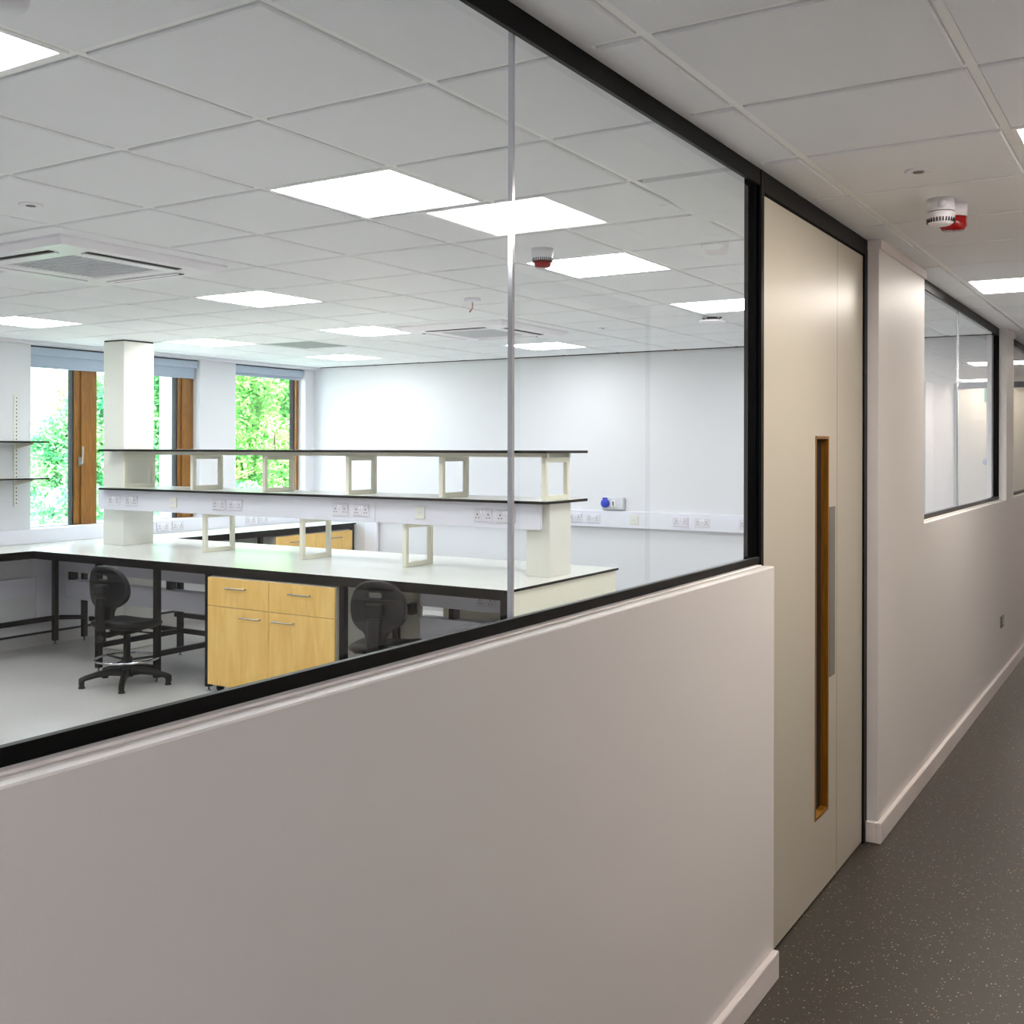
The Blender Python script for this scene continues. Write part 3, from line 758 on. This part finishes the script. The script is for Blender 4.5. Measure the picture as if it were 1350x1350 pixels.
bm = bmesh.new(); lathe(bm, [(.001, 0), (.042, 0), (.042, -.03), (.034, -.036), (.001, -.036)], 24, (-.065, -.055, 0), axis='Y'); obj('outlet', bm, 'blue', t, label='blue round outlet with lid')
bx('lid_hinge', 'blue', t, (-.085, -.045, -.088, -.056, .035, .056), bev=.003, label='blue hinge')
bx('rotary_switch', 'plastic', t, (.0, .045, -.072, -.0555, -.035, .035), bev=.004, label='white switch housing'); bx('switch_knob', 'dark', t, (.018, .027, -.082, -.0725, -.02, .02))
t = thing('wall_switch', 'small grey socket plate low on the corridor wall', 'socket', (XP, 8.82, .457))
bx('faceplate', 'plate', t, (.0005, .012, -.06, .06, -.043, .043), bev=.003); bx('rocker_switch', 'socket', t, (.0123, .015, -.012, .012, -.02, .02))

# ------------------------------------------------------------------ wall shelves on the left
ws = thing('wall_shelf', 'wall shelf standards and brackets on the white pier at the left edge', 'shelf', (XW, 5.66, 1.24))
for y in (0.0, -.9):
    bx('shelf_standard', 'offwhite', ws, (.0005, .014, y - .016, y + .016, 0, .965), bev=.002)
    bm = bmesh.new()
    for k in range(29):
        z = .02 + k * .0325
        box(bm, .0142, .0155, y + .001, y + .009, z, z + .014)
    obj('standard_slots', bm, 'dark', ws)
    for z in (.234, .548):
        bm = bmesh.new()
        v = [bm.verts.new(p) for p in ((.0145, y - .006, z), (.26, y - .006, z), (.26, y - .006, z - .012), (.0145, y - .006, z - .055), (.0145, y + .006, z), (.26, y + .006, z), (.26, y + .006, z - .012), (.0145, y + .006, z - .055))]
        for f in ((0, 1, 2, 3), (7, 6, 5, 4), (0, 4, 5, 1), (1, 5, 6, 2), (2, 6, 7, 3), (3, 7, 4, 0)): bm.faces.new([v[i] for i in f])
        obj('bracket', bm, 'cream', ws)
for z in (.249, .563):
    top_board('shelf_board', ws, [(.016, .29, -2.6, .135)], z, .014)

# ------------------------------------------------------------------ laboratory chairs
def chair(loc, rz, label, ds=0.0, db=0.0):
    """seat faces local +Y"""
    t = thing('laboratory_chair', label, 'chair', loc, rz, 'black laboratory chairs')
    # star base: five legs with glides
    bm = bmesh.new(); lathe(bm, [(.001, .055), (.045, .055), (.05, .075), (.045, .125), (.03, .14), (.001, .14)], 20); obj('base_hub', bm, 'pu', t)
    for k in range(5):
        a = radians(-117 + 72 * k); R = Matrix.Rotation(a - rz, 4, 'Z')
        bm = bmesh.new(); rings = []
        for s, zc, hh, ww_ in ((.03, .095, .030, .030), (.12, .100, .024, .026), (.22, .088, .018, .022), (.29, .072, .016, .021), (.325, .055, .020, .021), (.335, .045, .022, .019)):
            rings.append([tuple(R @ Vector((s, y, z))) for y, z in ((-ww_, zc - hh), (ww_, zc - hh), (ww_ * .8, zc + hh), (-ww_ * .8, zc + hh))])
        loft(bm, rings)
        l = obj('leg', bm, 'pu', t)
        bm = bmesh.new(); c = R @ Vector((.315, 0, 0)); lathe(bm, [(.001, 0), (.024, 0), (.024, .008), (.019, .012), (.019, .05), (.001, .05)], 16, (c.x, c.y, 0)); obj('glide', bm, 'pu', l)
    bm = bmesh.new(); lathe(bm, [(.001, .13), (.026, .13), (.026, .36), (.020, .362), (.020, .47 - ds), (.001, .47 - ds)], 20); obj('gas_column', bm, 'bframe', t)
    # chrome foot ring with spokes
    fr = bm = bmesh.new(); tube(bm, [(.225 * cos(2 * pi * k / 40), .225 * sin(2 * pi * k / 40), .190) for k in range(40)], .0095, 10, closed=True)
    ring = obj('foot_ring', bm, 'chrome', t, label='chrome foot ring')
    bm = bmesh.new(); lathe(bm, [(.0265, .160), (.038, .160), (.038, .200), (.0265, .200)], 20)
    for k in range(3):
        a = radians(50 + 120 * k); tube(bm, [(.034 * cos(a), .034 * sin(a), .178), (.217 * cos(a), .217 * sin(a), .188)], .009, 8)
    obj('spokes', bm, 'pu', ring, label='black spokes')
    # mechanism
    bm = bmesh.new(); box(bm, -.07, .07, -.11, .09, .462, .498, bev=.008)
    tube(bm, [(0, -.09, .48), (0, -.19, .475), (0, -.235, .485), (0, -.25, .52)], [.022, .022, .024, .02], 8)
    tube(bm, [(.06, .02, .475), (.17, .04, .468), (.20, .04, .465)], [.006, .006, .012], 8); tube(bm, [(-.06, -.05, .475), (-.15, -.07, .462), (-.18, -.07, .458)], [.006, .006, .014], 8)
    obj('mechanism', bm, 'bframe', t, (0, 0, -ds))
    bm = bmesh.new(); lathe(bm, [(.001, -.03), (.022, -.03), (.026, 0), (.022, .03), (.001, .03)], 14, (0, -.262, .455), axis='X'); obj('adjusting_knob', bm, 'pu', t, (0, 0, -ds))
    # seat
    def se(w_, d_, z, yo=0, n=32, e=3.0, tilt=0):
        out = []
        for i in range(n):
            a = 2 * pi * i / n; ca, sa = cos(a), sin(a)
            x = w_ * math.copysign(abs(ca) ** (2 / e), ca); y = d_ * math.copysign(abs(sa) ** (2 / e), sa)
            zz = z - (max(0, y - .12) ** 2) * 2.6 + (.012 if y < -.15 else 0) + .5 * (x * x) * tilt
            out.append((x, y + yo, zz))
        return out
    bm = bmesh.new()
    loft(bm, [se(.12, .12, .498), se(.19, .195, .503), se(.218, .222, .520), se(.224, .228, .538), se(.216, .22, .553), se(.19, .195, .560, tilt=.3), se(.12, .13, .555, tilt=.3), se(.03, .03, .550)])
    obj('seat', bm, 'pu', t, (0, 0, -ds))
    # backrest: egg outline with a hand hole, extruded and curved
    cu = bpy.data.curves.new('outline', 'CURVE'); cu.dimensions = '2D'; cu.fill_mode = 'BOTH'; cu.extrude = .013; cu.bevel_depth = .009; cu.bevel_resolution = 2
    prof = [(0, .335), (.075, .325), (.135, .285), (.172, .22), (.182, .15), (.165, .085), (.12, .045), (.082, .025), (.062, -.01), (.052, -.05), (.0, -.06)]
    pts = prof + [(-x, y) for x, y in reversed(prof[1:-1])]
    # catmull-rom smoothing
    sm = []
    n = len(pts)
    for i in range(n):
        p0, p1, p2, p3 = (Vector(pts[(i + k) % n]) for k in (-1, 0, 1, 2))
        for u in (0, .25, .5, .75):
            sm.append(.5 * ((2 * p1) + (-p0 + p2) * u + (2 * p0 - 5 * p1 + 4 * p2 - p3) * u * u + (-p0 + 3 * p1 - 3 * p2 + p3) * u ** 3))
    def spl(ps):
        s = cu.splines.new('POLY'); s.points.add(len(ps) - 1)
        for q_, p in zip(s.points, ps): q_.co = (p[0], p[1], 0, 1)
        s.use_cyclic_u = True
    spl(sm)
    hole = []
    for cx_, cy_, a0 in ((.034, .262, 0), (-.034, .262, 90), (-.034, .250, 180), (.034, .250, 270)):
        for k in range(4):
            a = radians(a0 + 30 * k); hole.append((cx_ + .024 * cos(a), cy_ + .020 * sin(a)))
    spl(list(reversed(hole)))
    co = bpy.data.objects.new('tmp', cu); COL.objects.link(co)
    dg = bpy.context.evaluated_depsgraph_get(); me = bpy.data.meshes.new_from_object(co.evaluated_get(dg))
    bpy.data.objects.remove(co)
    for v in me.vertices:
        x, y, z = v.co
        v.co = (x * .92, -.225 + z + 1.6 * x * x - .20 * (y - .1) * .35, .60 + y * .95)
    me.name = 'backrest'; me.materials.clear(); me.materials.append(M['pu'])
    bo = bpy.data.objects.new('backrest', me); COL.objects.link(bo); bo.parent = t; bo.location = (0, 0, -db)
    # ribbed support behind
    bm = bmesh.new(); rings = []
    N_ = 30
    for i in range(N_ + 1):
        u = i / N_; z = .49 + u * .235; y = -.262 - .014 * sin(u * pi) ; k = 1.0 if i % 2 else .86
        a, b = .042 * k, .024 * k
        rings.append([(a * cos(2 * pi * j / 20), y + b * sin(2 * pi * j / 20), z) for j in range(20)])
    loft(bm, rings)
    obj('back_support', bm, 'pu', t, (0, 0, -(ds + db) / 2), label='ribbed bellows behind the backrest')
    bm = bmesh.new(); box(bm, -.055, .055, -.285, -.235, .72, .795, bev=.014, seg=3); obj('back_bracket', bm, 'pu', t, (0, 0, -db))
    return t
chair((-6.63, 5.28, 0), radians(9), 'black laboratory chair with chrome foot ring left of the maple cabinet', .085, .03)
chair((-4.13, 5.22, 0), radians(19), 'black laboratory chair right of the maple cabinet, cut off by the sill', 0.0, -.035)

# ------------------------------------------------------------------ outside
g_ = bx('ground', 'bounce_ground', None, (-60, -9.3, -30, 60, -.5, -.3)); g_['kind'] = 'structure'; g_['label'] = 'unseen ground outside the windows, made pale to bounce neutral light'  # ground surface out of view, its pale colour set for the bounce light
def tree(loc, blobs, n, leafm, label, trunk_h):
    t = thing('tree', label, 'tree', loc)
    bm = bmesh.new(); tube(bm, [(0, 0, -.3), (.05, .02, trunk_h * .5), (0, .05, trunk_h), (.1, .1, trunk_h * 1.6)], [.16, .12, .09, .04], 10)
    for k in range(6):
        a = k * 1.1; tube(bm, [(0, .05, trunk_h * (.5 + .12 * k)), (.7 * cos(a), .7 * sin(a), trunk_h * (.8 + .12 * k)), (1.3 * cos(a), 1.3 * sin(a), trunk_h * (1.0 + .14 * k))], [.05, .03, .012], 6)
    obj('trunk', bm, 'bark', t)
    rnd = random.Random(hash(label) & 0xff); rnd = random.Random(len(label) * 7 + int(loc[1] * 10))
    V, F = [], []
    vol = [b[3] * b[4] * b[5] for b in blobs]; tot = sum(vol)
    for b, vv in zip(blobs, vol):
        for _ in range(int(n * vv / tot)):
            while True:
                p = Vector((rnd.uniform(-1, 1), rnd.uniform(-1, 1), rnd.uniform(-1, 1)))
                if .35 < p.length < 1: break
            k = (.75 + .25 * sin(7 * p.x + 3) * sin(6 * p.y) )
            c = Vector((b[0] + p.x * b[3] * k, b[1] + p.y * b[4] * k, b[2] + p.z * b[5]))
            a = Vector((rnd.gauss(0, 1), rnd.gauss(0, 1), rnd.gauss(0, .7))).normalized()
            q_ = a.cross(Vector((rnd.gauss(0, 1), rnd.gauss(0, 1), rnd.gauss(0, 1)))).normalized()
            s = rnd.uniform(.035, .075)
            i = len(V)
            up_ = a.cross(q_) * s * .25
            V += [tuple(c - a * s), tuple(c + q_ * s * .45 + up_), tuple(c + a * s), tuple(c - q_ * s * .45 + up_)]
            F.append((i, i + 1, i + 2, i + 3))
    me = bpy.data.meshes.new('foliage'); me.from_pydata(V, [], F); me.materials.append(M[leafm])
    o = bpy.data.objects.new('foliage', me); COL.objects.link(o); o.parent = t; o['kind'] = 'stuff'
    return t
tree((-14.0, 10.55, 0), [(0, 0, 1.3, .9, 1.15, 1.25), (0, .25, 2.2, .8, .75, .75)], 30000, 'leaf2', 'leafy green tree seen left of the column', 1.0)
tree((-14.2, 12.35, 0), [(0, 0, 1.6, .9, 1.05, 1.6), (0, 0, 2.9, .9, .95, .8)], 34000, 'leaf2', 'taller green tree seen right behind the column', 1.2)
tree((-14.0, 14.35, 0), [(0, 0, 1.5, 1.0, 1.15, 1.6), (0, 0, 3.0, 1.0, 1.15, .9)], 40000, 'leaf', 'bright yellow-green tree filling the narrow window', 1.2)
tree((-17.2, 15.0, 0), [(0, -1.6, 1.8, 1.0, 2.2, 1.9), (0, 1.5, 1.9, 1.2, 2.2, 2.2)], 26000, 'leaf', 'broad tree behind the others farther from the windows', 1.4)
def hedge(x, y0_, y1_, h, n, label):
    rnd = random.Random(3); V, F = [], []
    for _ in range(n):
        c = Vector((x + rnd.gauss(0, .25), rnd.uniform(y0_, y1_), rnd.uniform(-.3, h)))
        c.z *= .85 + .15 * sin(c.y * 2.3)
        a = Vector((rnd.gauss(0, 1), rnd.gauss(0, 1), rnd.gauss(0, 1))).normalized(); q_ = a.cross(Vector((rnd.gauss(0, 1), rnd.gauss(0, 1), rnd.gauss(0, 1)))).normalized()
        s = rnd.uniform(.03, .06); i = len(V)
        V.extend([tuple(c - a * s), tuple(c + q_ * s * .5), tuple(c + a * s), tuple(c - q_ * s * .5)]); F.append((i, i + 1, i + 2, i + 3))
    me = bpy.data.meshes.new('hedge'); me.from_pydata(V, [], F); me.materials.append(M['leaf2'])
    o = bpy.data.objects.new('hedge', me); COL.objects.link(o); tag(o, label, 'hedge'); o['kind'] = 'stuff'
hedge(-12.2, 7.0, 16.5, 1.25, 26000, 'low leafy hedge below the windows outside')
